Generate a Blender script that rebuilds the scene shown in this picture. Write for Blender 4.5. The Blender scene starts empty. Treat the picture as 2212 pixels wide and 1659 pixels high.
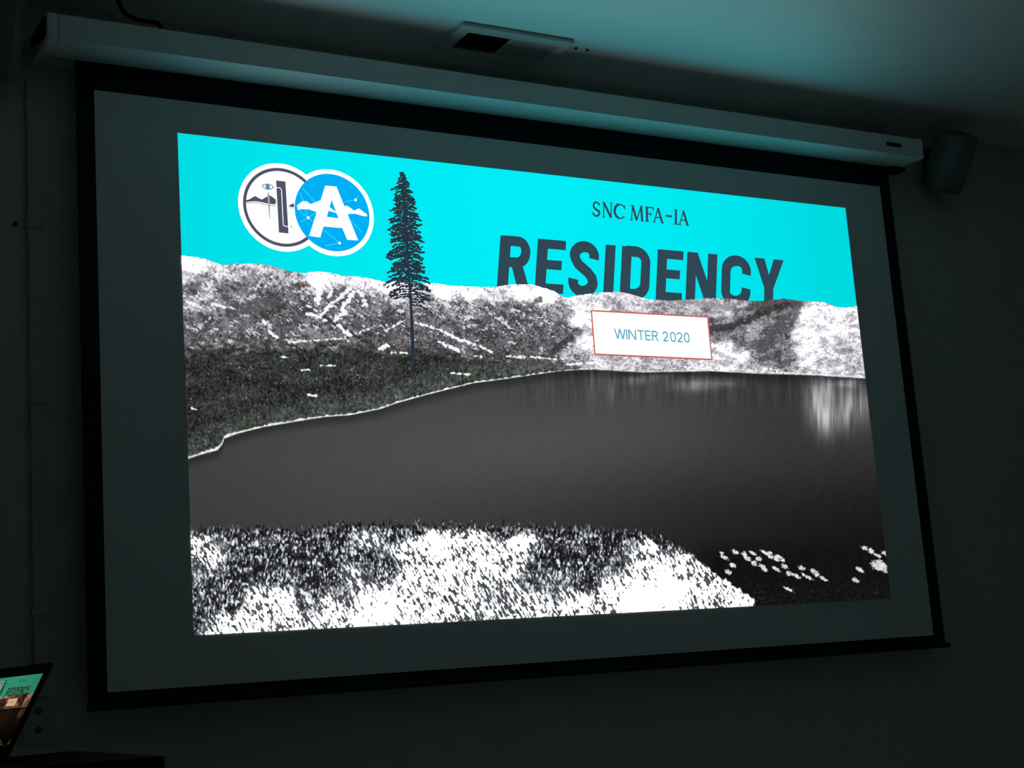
import bpy, math, random
import numpy as np
from mathutils import Vector, Matrix

scn = bpy.context.scene
col = scn.collection
rnd = random.Random(7)

# ------------------------------------------------------------------ camera
F_PX, IW, IH = 3317.78, 2212.0, 1659.0
CAM = np.array([-2.34128, -3.75688, 1.21001])
YAW, PITCH, ROLL = -0.52436137, 0.18571028, -0.07261093
_fw = np.array([-math.sin(YAW)*math.cos(PITCH), math.cos(YAW)*math.cos(PITCH), math.sin(PITCH)])
_rt = np.array([math.cos(YAW), math.sin(YAW), 0.0])
_up = np.cross(_rt, _fw)
_R = _rt*math.cos(ROLL) + _up*math.sin(ROLL)
_U = -_rt*math.sin(ROLL) + _up*math.cos(ROLL)
cd = bpy.data.cameras.new('camera')
cd.sensor_width = 36.0
cd.lens = 36.0*F_PX/IW
cd.clip_start = 0.05
cam = bpy.data.objects.new('camera', cd)
col.objects.link(cam)
cam.matrix_world = Matrix(((_R[0], _U[0], -_fw[0], CAM[0]), (_R[1], _U[1], -_fw[1], CAM[1]),
                           (_R[2], _U[2], -_fw[2], CAM[2]), (0, 0, 0, 1)))
scn.camera = cam

# ------------------------------------------------------------------ world, exposure
wd = bpy.data.worlds.new('world')
scn.world = wd
wd.use_nodes = True
wd.node_tree.nodes['Background'].inputs[0].default_value = (0, 0, 0, 1)
wd.node_tree.nodes['Background'].inputs[1].default_value = 0.0
vs = scn.view_settings
vs.view_transform = 'Standard'
vs.look = 'None'
vs.exposure = 0.0
vs.gamma = 1.0
vs.use_curve_mapping = False
scn.cycles.max_bounces = 5
scn.cycles.glossy_bounces = 2
scn.cycles.caustics_reflective = False
# The only light in the dark room is the projected picture and the laptop display.
WHITE_GAIN = 3.6       # overexposed white of the projected slide
SKY_LIN = (0.0, 0.85, 0.92)

# ------------------------------------------------------------------ helpers
def s2l(c):
    c = np.asarray(c, float)/255.0
    return np.where(c <= 0.04045, c/12.92, ((c+0.055)/1.055)**2.4)

def wall_pt(px, py, y=0.0):
    """point of the plane y = const seen at a traced position"""
    d = _fw + _R*(px-IW/2)/F_PX + _U*(IH/2-py)/F_PX
    t = (y-CAM[1])/d[1]
    p = CAM + d*t
    return p[0], p[2]

def wall_px(x, z):
    """inverse of wall_pt for arrays on y = 0"""
    dx, dy, dz = x-CAM[0], -CAM[1], z-CAM[2]
    w = dx*_fw[0]+dy*_fw[1]+dz*_fw[2]
    a = dx*_R[0]+dy*_R[1]+dz*_R[2]
    b = dx*_U[0]+dy*_U[1]+dz*_U[2]
    return IW/2+F_PX*a/w, IH/2-F_PX*b/w

class MB:
    def __init__(s):
        s.v, s.f, s.m = [], [], []
    def face(s, pts, mi=0):
        n = len(s.v)
        s.v += [tuple(p) for p in pts]
        s.f.append(tuple(range(n, n+len(pts)))); s.m.append(mi)
    def box(s, x0, x1, y0, y1, z0, z1, mi=0, M=None):
        P = [Vector((x, y, z)) for z in (z0, z1) for y in (y0, y1) for x in (x0, x1)]
        if M is not None: P = [M @ p for p in P]
        n = len(s.v); s.v += [tuple(p) for p in P]
        for f in ((0, 2, 3, 1), (4, 5, 7, 6), (0, 1, 5, 4), (2, 6, 7, 3), (0, 4, 6, 2), (1, 3, 7, 5)):
            s.f.append(tuple(n+i for i in f)); s.m.append(mi)
    def prism(s, prof, x0, x1, mi=0, axis='x', M=None):
        """prof: closed list of (a, b); extruded along axis"""
        n = len(s.v); k = len(prof)
        def mk(t, a, b):
            p = {'x': (t, a, b), 'y': (a, t, b), 'z': (a, b, t)}[axis]
            return tuple(M @ Vector(p)) if M is not None else p
        s.v += [mk(x0, a, b) for a, b in prof] + [mk(x1, a, b) for a, b in prof]
        for i in range(k):
            j = (i+1) % k
            s.f.append((n+i, n+j, n+k+j, n+k+i)); s.m.append(mi)
        s.f.append(tuple(n+i for i in reversed(range(k)))); s.m.append(mi)
        s.f.append(tuple(n+k+i for i in range(k))); s.m.append(mi)
    def tube(s, pts, r, seg=10, mi=0):
        pts = [Vector(p) for p in pts]; n0 = len(s.v)
        for i, p in enumerate(pts):
            t = (pts[min(i+1, len(pts)-1)]-pts[max(i-1, 0)]).normalized()
            a = t.cross(Vector((0.3, 0.2, 1)) if abs(t.z) < .9 else Vector((1, 0, 0))).normalized(); b = t.cross(a)
            for k in range(seg):
                an = 2*math.pi*k/seg
                s.v.append(tuple(p+(a*math.cos(an)+b*math.sin(an))*r))
        for i in range(len(pts)-1):
            for k in range(seg):
                k2 = (k+1) % seg
                s.f.append((n0+i*seg+k, n0+i*seg+k2, n0+(i+1)*seg+k2, n0+(i+1)*seg+k)); s.m.append(mi)
        s.f.append(tuple(n0+k for k in reversed(range(seg)))); s.m.append(mi)
        e = n0+(len(pts)-1)*seg
        s.f.append(tuple(e+k for k in range(seg))); s.m.append(mi)
    def build(s, name, mats, parent=None, bevel=0.0, smooth=False):
        me = bpy.data.meshes.new(name)
        me.from_pydata(s.v, [], s.f)
        if not isinstance(mats, (list, tuple)): mats = [mats]
        for m in mats: me.materials.append(m)
        if len(mats) > 1: me.polygons.foreach_set('material_index', s.m)
        if smooth: me.polygons.foreach_set('use_smooth', [True]*len(s.f))
        me.update()
        o = bpy.data.objects.new(name, me)
        col.objects.link(o)
        if parent is not None: o.parent = parent
        if bevel:
            b = o.modifiers.new('bevel', 'BEVEL'); b.width = bevel; b.segments = 3
            b.limit_method = 'ANGLE'; b.angle_limit = math.radians(35)
        return o

def empty(name, loc=(0, 0, 0), label=None, cat=None, group=None):
    o = bpy.data.objects.new(name, None)
    o.empty_display_size = .05
    col.objects.link(o); o.location = loc
    bpy.context.view_layer.update()
    if label: tag(o, label, cat, group)
    return o
def tag(o, label, cat, group=None):
    o['label'] = label; o['category'] = cat
    if group: o['group'] = group
def struct(o, label=None):
    o['kind'] = 'structure'
    if label: o['label'] = label
    return o
def keep(o, parent):
    """parent a world-space mesh to an Empty without moving it"""
    o.parent = parent
    o.matrix_parent_inverse = parent.matrix_world.inverted()
    return o

# ------------------------------------------------------------------ materials
def paint(name, color, rough=.6, noise=0.08, scale=40., bump=0.0, spec=.5, metal=0., ior=None):
    m = bpy.data.materials.new(name); m.use_nodes = True
    nt = m.node_tree; b = nt.nodes['Principled BSDF']
    tc = nt.nodes.new('ShaderNodeTexCoord')
    nz = nt.nodes.new('ShaderNodeTexNoise'); nz.inputs['Scale'].default_value = scale
    nz.inputs['Detail'].default_value = 5
    nt.links.new(tc.outputs['Object'], nz.inputs['Vector'])
    rp = nt.nodes.new('ShaderNodeValToRGB')
    c = np.array(color)
    rp.color_ramp.elements[0].position = .3; rp.color_ramp.elements[1].position = .7
    rp.color_ramp.elements[0].color = (*(c*(1-noise)), 1); rp.color_ramp.elements[1].color = (*np.minimum(c*(1+noise), 1), 1)
    nt.links.new(nz.outputs['Fac'], rp.inputs['Fac'])
    nt.links.new(rp.outputs['Color'], b.inputs['Base Color'])
    b.inputs['Roughness'].default_value = rough
    b.inputs['Metallic'].default_value = metal
    b.inputs['Specular IOR Level'].default_value = spec
    if ior: b.inputs['IOR'].default_value = ior
    if bump:
        bp = nt.nodes.new('ShaderNodeBump'); bp.inputs['Strength'].default_value = bump; bp.inputs['Distance'].default_value = .002
        nt.links.new(nz.outputs['Fac'], bp.inputs['Height']); nt.links.new(bp.outputs['Normal'], b.inputs['Normal'])
    return m

def light_mat(name, lin=None, attr=None, gain=(1, 1, 1), sampling='NONE'):
    """picture light: flat colour or the colour attribute of the mesh"""
    m = bpy.data.materials.new(name); m.use_nodes = True
    nt = m.node_tree; nt.nodes.clear()
    out = nt.nodes.new('ShaderNodeOutputMaterial'); em = nt.nodes.new('ShaderNodeEmission')
    nt.links.new(em.outputs[0], out.inputs['Surface'])
    if attr:
        a = nt.nodes.new('ShaderNodeVertexColor'); a.layer_name = attr
        mx = nt.nodes.new('ShaderNodeMix'); mx.data_type = 'RGBA'; mx.blend_type = 'MULTIPLY'
        mx.inputs['Factor'].default_value = 1.0
        mx.inputs['B'].default_value = (*gain, 1)
        nt.links.new(a.outputs['Color'], mx.inputs['A'])
        nt.links.new(mx.outputs['Result'], em.inputs['Color'])
    else:
        c = np.array(lin)*np.array(gain)
        em.inputs['Color'].default_value = (*c, 1)
    em.inputs['Strength'].default_value = 1.0
    m.cycles.emission_sampling = sampling
    return m

M_wall = paint('wall_paint', (.70, .67, .58), .75, .06, 25, .15)
M_ceil = paint('ceiling_satin_paint', (.95, .95, .94), .65, .01, 30, .03, spec=1.0, ior=5.0)
M_floor = paint('floor_pale_vinyl', (.55, .54, .51), .5, .05, 12, .05)
M_white = paint('housing_white_enamel', (.92, .92, .91), .60, .01, 30, spec=.8, ior=2.4)
M_fabric = paint('screen_white_fabric', (.92, .92, .92), .85, .01, 300, .05)
M_black = paint('black_masking_cloth', (.012, .018, .024), .8, .1, 200, spec=.25)
M_plastic = paint('black_plastic', (.012, .012, .014), .55, .1, 80, spec=.3)
M_dark = paint('dark_void_plastic', (.003, .003, .003), .8, .1, 60, spec=.1)
M_speaker = paint('speaker_grey_plastic', (.20, .205, .20), .6, .05, 60)
M_grille = paint('speaker_grille_cloth', (.22, .225, .23), .85, .2, 400, .3)
M_vent = paint('vent_white_enamel', (.78, .78, .76), .5, .03, 60)
M_ventin = paint('vent_duct_black', (.01, .01, .01), .9, .1, 30, spec=.1)
M_ventshade = paint('vent_slat_shaded', (.05, .05, .05), .6, .1, 60)  # white slats with the left bank's shade put into the colour
M_race = paint('raceway_painted_plastic', (.58, .55, .47), .7, .06, 40)
M_socket = paint('socket_grey_plastic', (.16, .16, .14), .6, .1, 60)
M_lect = paint('lectern_black_laminate', (.003, .003, .0035), .7, .15, 50, spec=.05)
M_lap = paint('laptop_black_shell', (.010, .010, .011), .6, .1, 90, spec=.2)
M_key = paint('laptop_key_caps', (.02, .02, .022), .6, .1, 90, spec=.2)
M_metal = paint('screw_steel', (.25, .25, .25), .4, .1, 90, metal=.8)

# ------------------------------------------------------------------ the room
ZC, YW = 3.01, 0.06
X0, X1, YB = -3.3, 4.3, -7.6
def slab(name, *b, mat, label):
    m = MB(); m.box(*b); o = m.build(name, mat); return struct(o, label)
slab('floor', X0-.1, X1+.1, YB-.1, YW+.1, -.1, 0, mat=M_floor, label='pale vinyl floor of the lecture room')
slab('ceiling', X0-.1, X1+.1, YB-.1, YW+.1, ZC, ZC+.1, mat=M_ceil, label='smooth white ceiling lit teal by the screen')
slab('wall_back', X0-.1, X1+.1, YW, YW+.1, 0, ZC, mat=M_wall, label='dim painted wall behind the projection screen')
slab('wall_left', X0-.1, X0, YB, YW, 0, ZC, mat=M_wall, label='dark side wall left of the screen')
slab('wall_right', X1, X1+.1, YB, YW, 0, ZC, mat=M_wall, label='dark side wall right of the screen')
slab('wall_front', X0-.1, X1+.1, YB-.1, YB, 0, ZC, mat=M_wall, label='dark rear wall behind the audience')

# ------------------------------------------------------------------ projection screen
ps = empty('projection_screen', (-.02, 0, 2.84), 'large white pull-down projection screen with black border showing a mountain lake slide', 'screen')
HB, HT, HYF, HYB = 2.84, 2.912, -.12, YW      # housing underside, front top edge, front, back
HX0, HX1 = -1.495, 1.457
# housing extrusion with a slot for the cloth
prof = [(HYF, HB), (HYF, HT-.006), (HYF+.03, HT), (HYB, HT), (HYB, HB), (.012, HB), (.012, HB+.02), (-.004, HB+.02), (-.004, HB)]
m = MB(); m.prism(prof, HX0+.03, HX1-.03)
keep(m.build('housing', M_white), ps)
cap = [(HYF-.001, HB-.001), (HYF-.001, HT-.004), (HYF+.03, HT+.003), (HYB-.0005, HT+.003), (HYB-.0005, HB-.001)]
for a, b in ((HX0, HX0+.03), (HX1-.03, HX1)):
    m = MB(); m.prism(cap, a, b)
    o = keep(m.build('end_cap', M_white, bevel=.006), ps)
    if a < 0:
        m = MB()
        m.prism([(-.113, 2.852), (-.114, 2.898), (-.085, 2.907), (.048, 2.908), (.052, 2.895), (.040, 2.880), (.010, 2.868), (-.04, 2.858), (-.09, 2.848)], a-.0015, a+.004)
        k = keep(m.build('motor_opening', M_dark), ps); k['label'] = 'black opening in the end cap'
m = MB(); m.box(1.287, 1.352, HYF-.002, HYF+.001, 2.866, 2.880)
k = keep(m.build('name_plate', M_plastic, bevel=.001), ps); k['label'] = 'small dark plate on the housing front'
# slotted end of the roller under the right end
m = MB(); m.prism([(-.02, 2.826), (-.02, 2.842), (.03, 2.842), (.03, 2.826)], 1.395, 1.462)
k = keep(m.build('roller_end', M_dark, bevel=.004), ps)
for xb in (-1.40, -.02, 1.36):
    m = MB(); m.box(xb-.03, xb+.03, .0, HYB-.0005, HT-.0005, HT+.045)
    keep(m.build('mounting_bracket', M_metal), ps)

WX, WZT, WZB = 1.35, 2.766, 1.234
BX, BZB = 1.397, 1.200
TH = .0012
m = MB(); m.box(-WX, WX, .0, TH, WZB, WZT)
fabric = keep(m.build('screen_fabric', M_fabric), ps)
def border(x0, x1, z0, z1):
    m = MB(); m.box(x0, x1, -.0004, TH+.0002, z0, z1)
    keep(m.build('black_border', M_black), ps)
border(-BX, -WX, BZB, HB+.018); border(WX, BX, BZB, HB+.018)
border(-WX, WX, WZT, HB+.018); border(-WX, WX, BZB, WZB)
m = MB(); pr = [(.008*math.cos(a)+.0, 1.200+.008*math.sin(a)) for a in [i*math.pi/6 for i in range(12)]]
m.prism(pr, -1.400, 1.411)
keep(m.build('bottom_bar', M_black), ps)

# ------------------------------------------------------------------ the slide picture
SX0, SX1, SZ0, SZ1 = -1.1318, 1.1819, 2.6741, 1.3593
SW, SH = SX1-SX0, SZ0-SZ1
class Frame:
    """a flat picture plane: slide metres (x, z as on the big screen) to world"""
    def __init__(s, tl, ex, ey, n, width, step):
        s.tl, s.ex, s.ey, s.n = [np.array(a, float) for a in (tl, ex, ey, n)]
        s.k = width/SW; s.step = step
    def P(s, x, z, layer=1):
        return s.tl + s.ex*((x-SX0)*s.k) + s.ey*((SZ0-z)*s.k) + s.n*(s.step*layer)
class Flat:
    def __init__(s, fr): s.fr = fr; s.mb = MB()
    def poly(s, pts, layer=1, mi=0):
        s.mb.face([s.fr.P(x, z, layer) for x, z in pts], mi)
    def stroke(s, pts, w, layer=1, mi=0, closed=False, taper=None):
        """a line of width w (or widths per point) through pts"""
        n = len(pts); P = np.array(pts, float)
        W = np.full(n, w) if np.isscalar(w) else np.array(w, float)
        L, Rr = [], []
        for i in range(n):
            a = P[(i-1) % n] if (closed or i > 0) else P[i]
            b = P[i]
            c = P[(i+1) % n] if (closed or i < n-1) else P[i]
            d1 = b-a; d2 = c-b
            l1 = np.hypot(*d1); l2 = np.hypot(*d2)
            d1 = d1/l1 if l1 > 1e-9 else d2/l2
            d2 = d2/l2 if l2 > 1e-9 else d1
            t = d1+d2; t /= max(np.hypot(*t), 1e-6)
            nn = np.array([-t[1], t[0]])
            q = max(nn @ np.array([-d1[1], d1[0]]), .45)
            L.append(b+nn*W[i]/2/q); Rr.append(b-nn*W[i]/2/q)
        for i in range(n if closed else n-1):
            j = (i+1) % n
            s.poly([L[i], L[j], Rr[j], Rr[i]], layer, mi)
    def disc(s, cx, cz, r, layer=1, mi=0, n=64, rz=None):
        rz = rz or r
        s.poly([(cx+r*math.cos(2*math.pi*i/n), cz+rz*math.sin(2*math.pi*i/n)) for i in range(n)], layer, mi)
    def build(s, name, mats, parent): return keep(s.mb.build(name, mats), parent)
def arc(cx, cz, rx, rz, a0, a1, n=14):
    return [(cx+rx*math.cos(math.radians(a0+(a1-a0)*i/n)), cz+rz*math.sin(math.radians(a0+(a1-a0)*i/n))) for i in range(n+1)]

# ---- traced lines of the landscape
RIDGE = [(380, 549), (397, 553), (431, 556), (455, 564), (482, 573), (512, 569.5), (560, 570.5), (583, 573), (617, 584), (658, 591), (668, 588), (692, 587), (719, 590), (739, 596), (777, 597.6), (804, 603), (834, 609.5), (855, 609), (922, 612), (943, 612), (970, 617), (1024, 619.7), (1072, 620), (1092, 616), (1122, 614), (1147, 614.6), (1172, 621), (1194, 628), (1216, 640.6), (1227, 643.5), (1252, 637), (1302, 631.6), (1339, 630.5), (1360, 635), (1397, 646), (1444, 649.7), (1498, 647), (1527, 644), (1570, 645), (1614, 649.7), (1642, 650.8), (1693, 645), (1726, 649.7), (1780, 653), (1809, 664), (1827, 665), (1845, 661.6), (1870, 663)]
SHORE = [(390, 998), (407, 993), (437, 983), (470, 974), (480, 962), (484, 949), (515, 938), (570, 924), (634, 913), (702, 902.5), (753, 899), (824, 884.5), (855, 873), (906, 859), (963, 844), (1024, 829), (1100, 819), (1154, 811), (1208, 803.5), (1255, 800), (1281, 799), (1389, 805), (1534, 802.5), (1642, 808), (1751, 811), (1866, 818), (1890, 820)]
FGTOP = [(400, 1140), (413, 1140), (538, 1137), (633, 1141), (744, 1131), (839, 1128), (1013, 1132), (1065, 1131), (1217, 1135), (1390, 1146), (1434, 1157), (1482, 1178), (1560, 1180), (1750, 1180), (1850, 1172), (1930, 1175)]
def line_u(pts):
    w = np.array([wall_pt(*p) for p in pts]); return w[:, 0], w[:, 1]
RX, RZ = line_u(RIDGE); HX, HZ = line_u(SHORE); GX, GZ = line_u(FGTOP)

_tab = np.random.RandomState(11).rand(256, 256)
def vn(x, y, s=0):
    x = x+s*17.3; y = y+s*9.7
    xi = np.floor(x).astype(int); yi = np.floor(y).astype(int)
    fx = x-xi; fy = y-yi
    fx = fx*fx*(3-2*fx); fy = fy*fy*(3-2*fy)
    a = _tab[xi & 255, yi & 255]; b = _tab[(xi+1) & 255, yi & 255]
    c = _tab[xi & 255, (yi+1) & 255]; d = _tab[(xi+1) & 255, (yi+1) & 255]
    return (a*(1-fx)+b*fx)*(1-fy)+(c*(1-fx)+d*fx)*fy
def uni(n):
    """spread noise values evenly over 0..1"""
    q = np.quantile(n[::max(1, n.size//20000)], np.linspace(0, 1, 41)); q = q+np.arange(41)*1e-9
    return np.interp(n, q, np.linspace(0, 1, 41))
def sst(a, b, x):
    t = np.clip((x-a)/(b-a), 0, 1); return t*t*(3-2*t)
def rbf(pts, x, y, sy=1.0, p=2.2, eps=8.):
    num = np.zeros_like(x); den = np.zeros_like(x)
    for px, py, v in pts:
        w = 1.0/(((x-px)**2+((y-py)*sy)**2+eps*eps)**p)
        num += w*v; den += w
    return num/den
def soft(pts, x, y, sx=120., sy=75.):
    num = np.zeros_like(x); den = np.full_like(x, 1e-12)
    for px, py, v in pts:
        w = np.exp(-((x-px)/sx)**2*.5-((y-py)/sy)**2*.5); num += w*v; den += w
    return num/den
def segd(x, y, pts):
    d = np.full_like(x, 1e9)
    for (ax, ay), (bx, by) in zip(pts[:-1], pts[1:]):
        vx, vy = bx-ax, by-ay; L = max(vx*vx+vy*vy, 1e-9)
        t = np.clip(((x-ax)*vx+(y-ay)*vy)/L, 0, 1)
        d = np.minimum(d, np.hypot(x-ax-t*vx, y-ay-t*vy))
    return d
A4 = lambda L: [(380+a/2.949, 540+b/2.949) for a, b in L]
A5 = lambda L: [(1100+a/2.765, 590+b/2.765) for a, b in L]
A6 = lambda L: [(1000+a/2.304, 1080+b/2.304) for a, b in L]
# snow cover 0..1 of the mountains
SNOW = [(400,565,.95),(430,578,.95),(400,600,.78),(440,605,.5),(480,588,.8),(520,580,.72),(570,582,.75),(420,620,.22),(445,632,.75),(480,625,.28),(540,620,.35),(590,602,.6),(505,628,.3),(620,605,.62),(640,628,.33),(690,602,.97),(720,607,.85),(770,608,.82),(800,617,.85),(850,625,.87),(905,638,.78),(960,635,.97),(1010,638,.92),(1070,638,.8),(1120,630,.95),(1170,640,.97),(1000,662,.5),(960,665,.45),(930,662,.45),(1050,665,.4),(1100,668,.33),(590,650,.08),(600,660,.05),(525,652,.45),(555,662,.55),(450,660,.45),(410,662,.6),(470,665,.45),(500,672,.08),(560,682,.1),(640,668,.2),(430,690,.2),(480,710,.22),(600,700,.13),(420,720,.3),(480,735,.28),(560,725,.2),(650,735,.33),(700,735,.3),(760,725,.22),(600,742,.15),(700,682,.25),(740,640,.22),(770,650,.3),(800,655,.35),(830,690,.16),(850,722,.13),(800,740,.1),(920,690,.28),(960,710,.26),(1000,730,.2),(950,742,.12),(1050,700,.2),(1100,700,.2),(1150,680,.35),(1130,722,.22),(1060,742,.08),(1180,745,.12),(1200,710,.18),(1220,672,.5),(1252,690,.96),(1240,660,.88),(1270,650,.85),(1330,645,.75),(1380,655,.8),(1440,668,.62),(1500,660,.66),(1262,740,.90),(1230,720,.28),(1250,772,.6),(1280,785,.78),(1350,790,.74),(1450,792,.72),(1540,792,.80),(1560,700,.4),(1560,672,.72),(1600,665,.6),(1640,662,.1),(1600,690,.3),(1650,682,.5),(1690,655,.2),(1620,715,.5),(1560,718,.2),(1660,700,.5),(1600,742,.4),(1640,742,.3),(1690,690,.15),(1670,720,.18),(1722,680,.93),(1760,690,.88),(1800,700,.90),(1840,690,.80),(1740,722,.92),(1780,742,.86),(1830,745,.74),(1740,768,.86),(1800,782,.78),(1850,792,.76),(1690,772,.3),(1650,772,.25),(1600,762,.85),(1570,750,.92),(1640,798,.78),(1850,670,.95),(1820,680,.88)]
RUNS = [(A4([(885,160),(910,260),(898,340)]),10),(A4([(950,200),(1000,250),(970,300)]),5),(A4([(1110,250),(1010,330),(960,380),(925,415)]),7),(A4([(1130,270),(1090,330),(1055,370),(1075,395),(1020,440)]),9),(A4([(1150,260),(1190,290),(1215,350),(1190,355)]),6),(A4([(830,350),(900,395)]),3.5),(A4([(840,410),(900,425),(960,450)]),5),(A4([(1030,485),(1110,540)]),6.5),(A4([(1180,520),(1250,495)]),3.5),(A4([(1340,510),(1440,460)]),3.5),(A4([(1530,465),(1680,510),(1800,570),(1900,600),(2010,650)]),4.2),(A4([(1680,590),(1800,640)]),5),(A4([(1310,632),(1340,605)]),8),(A4([(1370,656),(1400,656)]),2.2),(A4([(1430,656),(1470,656)]),2.2),(A4([(560,450),(600,530),(640,560)]),4.5),(A4([(70,330),(160,365)]),5),(A4([(230,345),(390,380)]),4),(A4([(720,590),(850,578),(1080,562)]),2.2),(A4([(1900,675),(1970,680)]),2.4),(A4([(2110,678),(2212,687)]),3),(A4([(670,685),(710,685)]),3),(A4([(770,764),(850,764)]),2),(A4([(920,735),(1010,738)]),1.6),(A4([(1750,785),(1880,795)]),2.2),(A4([(840,925),(890,930)]),3),(A4([(100,1010),(130,1015)]),4.5),(A5([(0,495),(130,500),(280,515)]),2.6),(A5([(350,545),(520,535),(560,560)]),3.2),(A5([(1210,430),(1300,470),(1400,520)]),7),(A5([(1050,560),(1300,572),(1700,600),(2110,618)]),2.4),(A5([(1490,570),(1620,580)]),4)]
GULLY = [(A4([(950,430),(1080,510),(1240,605)]),5,48),(A5([(1200,330),(1300,328),(1400,290),(1500,242),(1620,192),(1720,182)]),9,52),(A5([(1420,212),(1500,185),(1640,165)]),6,80),(A5([(1712,190),(1690,260),(1570,370),(1500,440)]),17,84),(A5([(190,150),(80,225)]),6,95),(A5([(360,390),(260,470)]),9,58),(A4([(2040,410),(1900,510)]),4,92),(A4([(380,385),(620,330)]),16,84),(A5([(930,150),(1100,175),(1330,205)]),7,150)]
LAKE = [(420,1015,60),(420,1100,52),(600,962,62),(600,1050,70),(600,1112,52),(800,905,60),(800,980,76),(800,1080,62),(1000,842,56),(1000,900,74),(1000,1000,80),(1000,1095,48),(1200,822,52),(1200,880,76),(1200,980,80),(1200,1095,46),(1400,850,78),(1400,950,78),(1400,1050,54),(1400,1115,36),(1600,870,68),(1600,950,64),(1600,1050,44),(1600,1125,26),(1750,980,46),(1800,1080,26),(1880,960,46),(1890,1100,19),(1880,1250,15),(1700,1200,17),(1560,1180,30),(1640,832,44),(1700,872,44),(1725,905,46),(1460,815,52),(1300,815,54),(1780,940,58),(1860,840,60)]
GLINT = [(1500,832,45,12,60),(1565,827,32,8,45),(1762,868,20,45,112),(1788,905,24,38,84),(1790,842,28,24,50),(1838,880,38,44,98),(1275,842,9,40,22),(1322,842,7,30,20),(1825,828,28,7,80),(1370,822,30,7,40),(1420,815,30,6,40)]
FG = [(420,1172,.8),(450,1200,.75),(430,1240,.5),(480,1180,.5),(520,1172,.28),(560,1200,.28),(600,1180,.3),(592,1172,.5),(650,1180,.25),(700,1190,.25),(540,1240,.25),(600,1260,.2),(640,1220,.25),(700,1240,.3),(460,1280,.25),(500,1300,.3),(430,1320,.3),(560,1292,.8),(600,1280,.95),(610,1310,.75),(550,1330,.85),(480,1352,.85),(530,1356,.9),(660,1290,.5),(680,1270,.33),(700,1302,.6),(730,1270,.5),(720,1322,.85),(760,1240,.62),(790,1172,.62),(780,1200,.33),(830,1230,.35),(870,1182,.75),(900,1172,.88),(940,1160,.97),(1000,1165,.88),(860,1160,.33),(900,1230,.85),(960,1220,.85),(1000,1250,.85),(880,1280,.85),(820,1300,.95),(800,1332,.97),(950,1300,.7),(1040,1280,.6),(1060,1200,.85),(1120,1172,.93),(1100,1220,.82),(1150,1250,.45),(1180,1200,.28),(1220,1180,.22),(1250,1220,.28),(1270,1260,.35),(1200,1270,.55),(1100,1280,.6),(1150,1312,.75),(1250,1300,.8),(1060,1312,.6),(1300,1180,.22),(1330,1220,.45),(1370,1172,.5),(1400,1182,.9),(1380,1230,.85),(1430,1240,.97),(1450,1272,1.),(1380,1290,1.),(1320,1280,.93),(1480,1230,.82),(1520,1270,.85),(1550,1292,.7),(1590,1296,.92),(1340,1152,.12),(1100,1143,.1),(900,1140,.08),(700,1148,.1),(500,1146,.12),(1430,1168,.35)]
PATCH = A6([(1290,265),(1300,285),(1355,260),(1400,270),(1440,265),(1415,290),(1470,292),(1500,262),(1530,280),(1560,292),(1590,300),(1490,330),(1500,345),(1450,315),(1560,345),(1600,330),(1620,365),(1640,370),(1660,380),(1685,340),(1695,372),(1720,385),(1740,355),(1760,370),(1790,390),(1340,325),(1320,360),(1620,445),(1975,347),(1955,400),(1530,265),(1575,285),(2000,240),(2030,255),(2060,275),(2100,265),(2075,320),(2090,335),(2060,330)])

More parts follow.
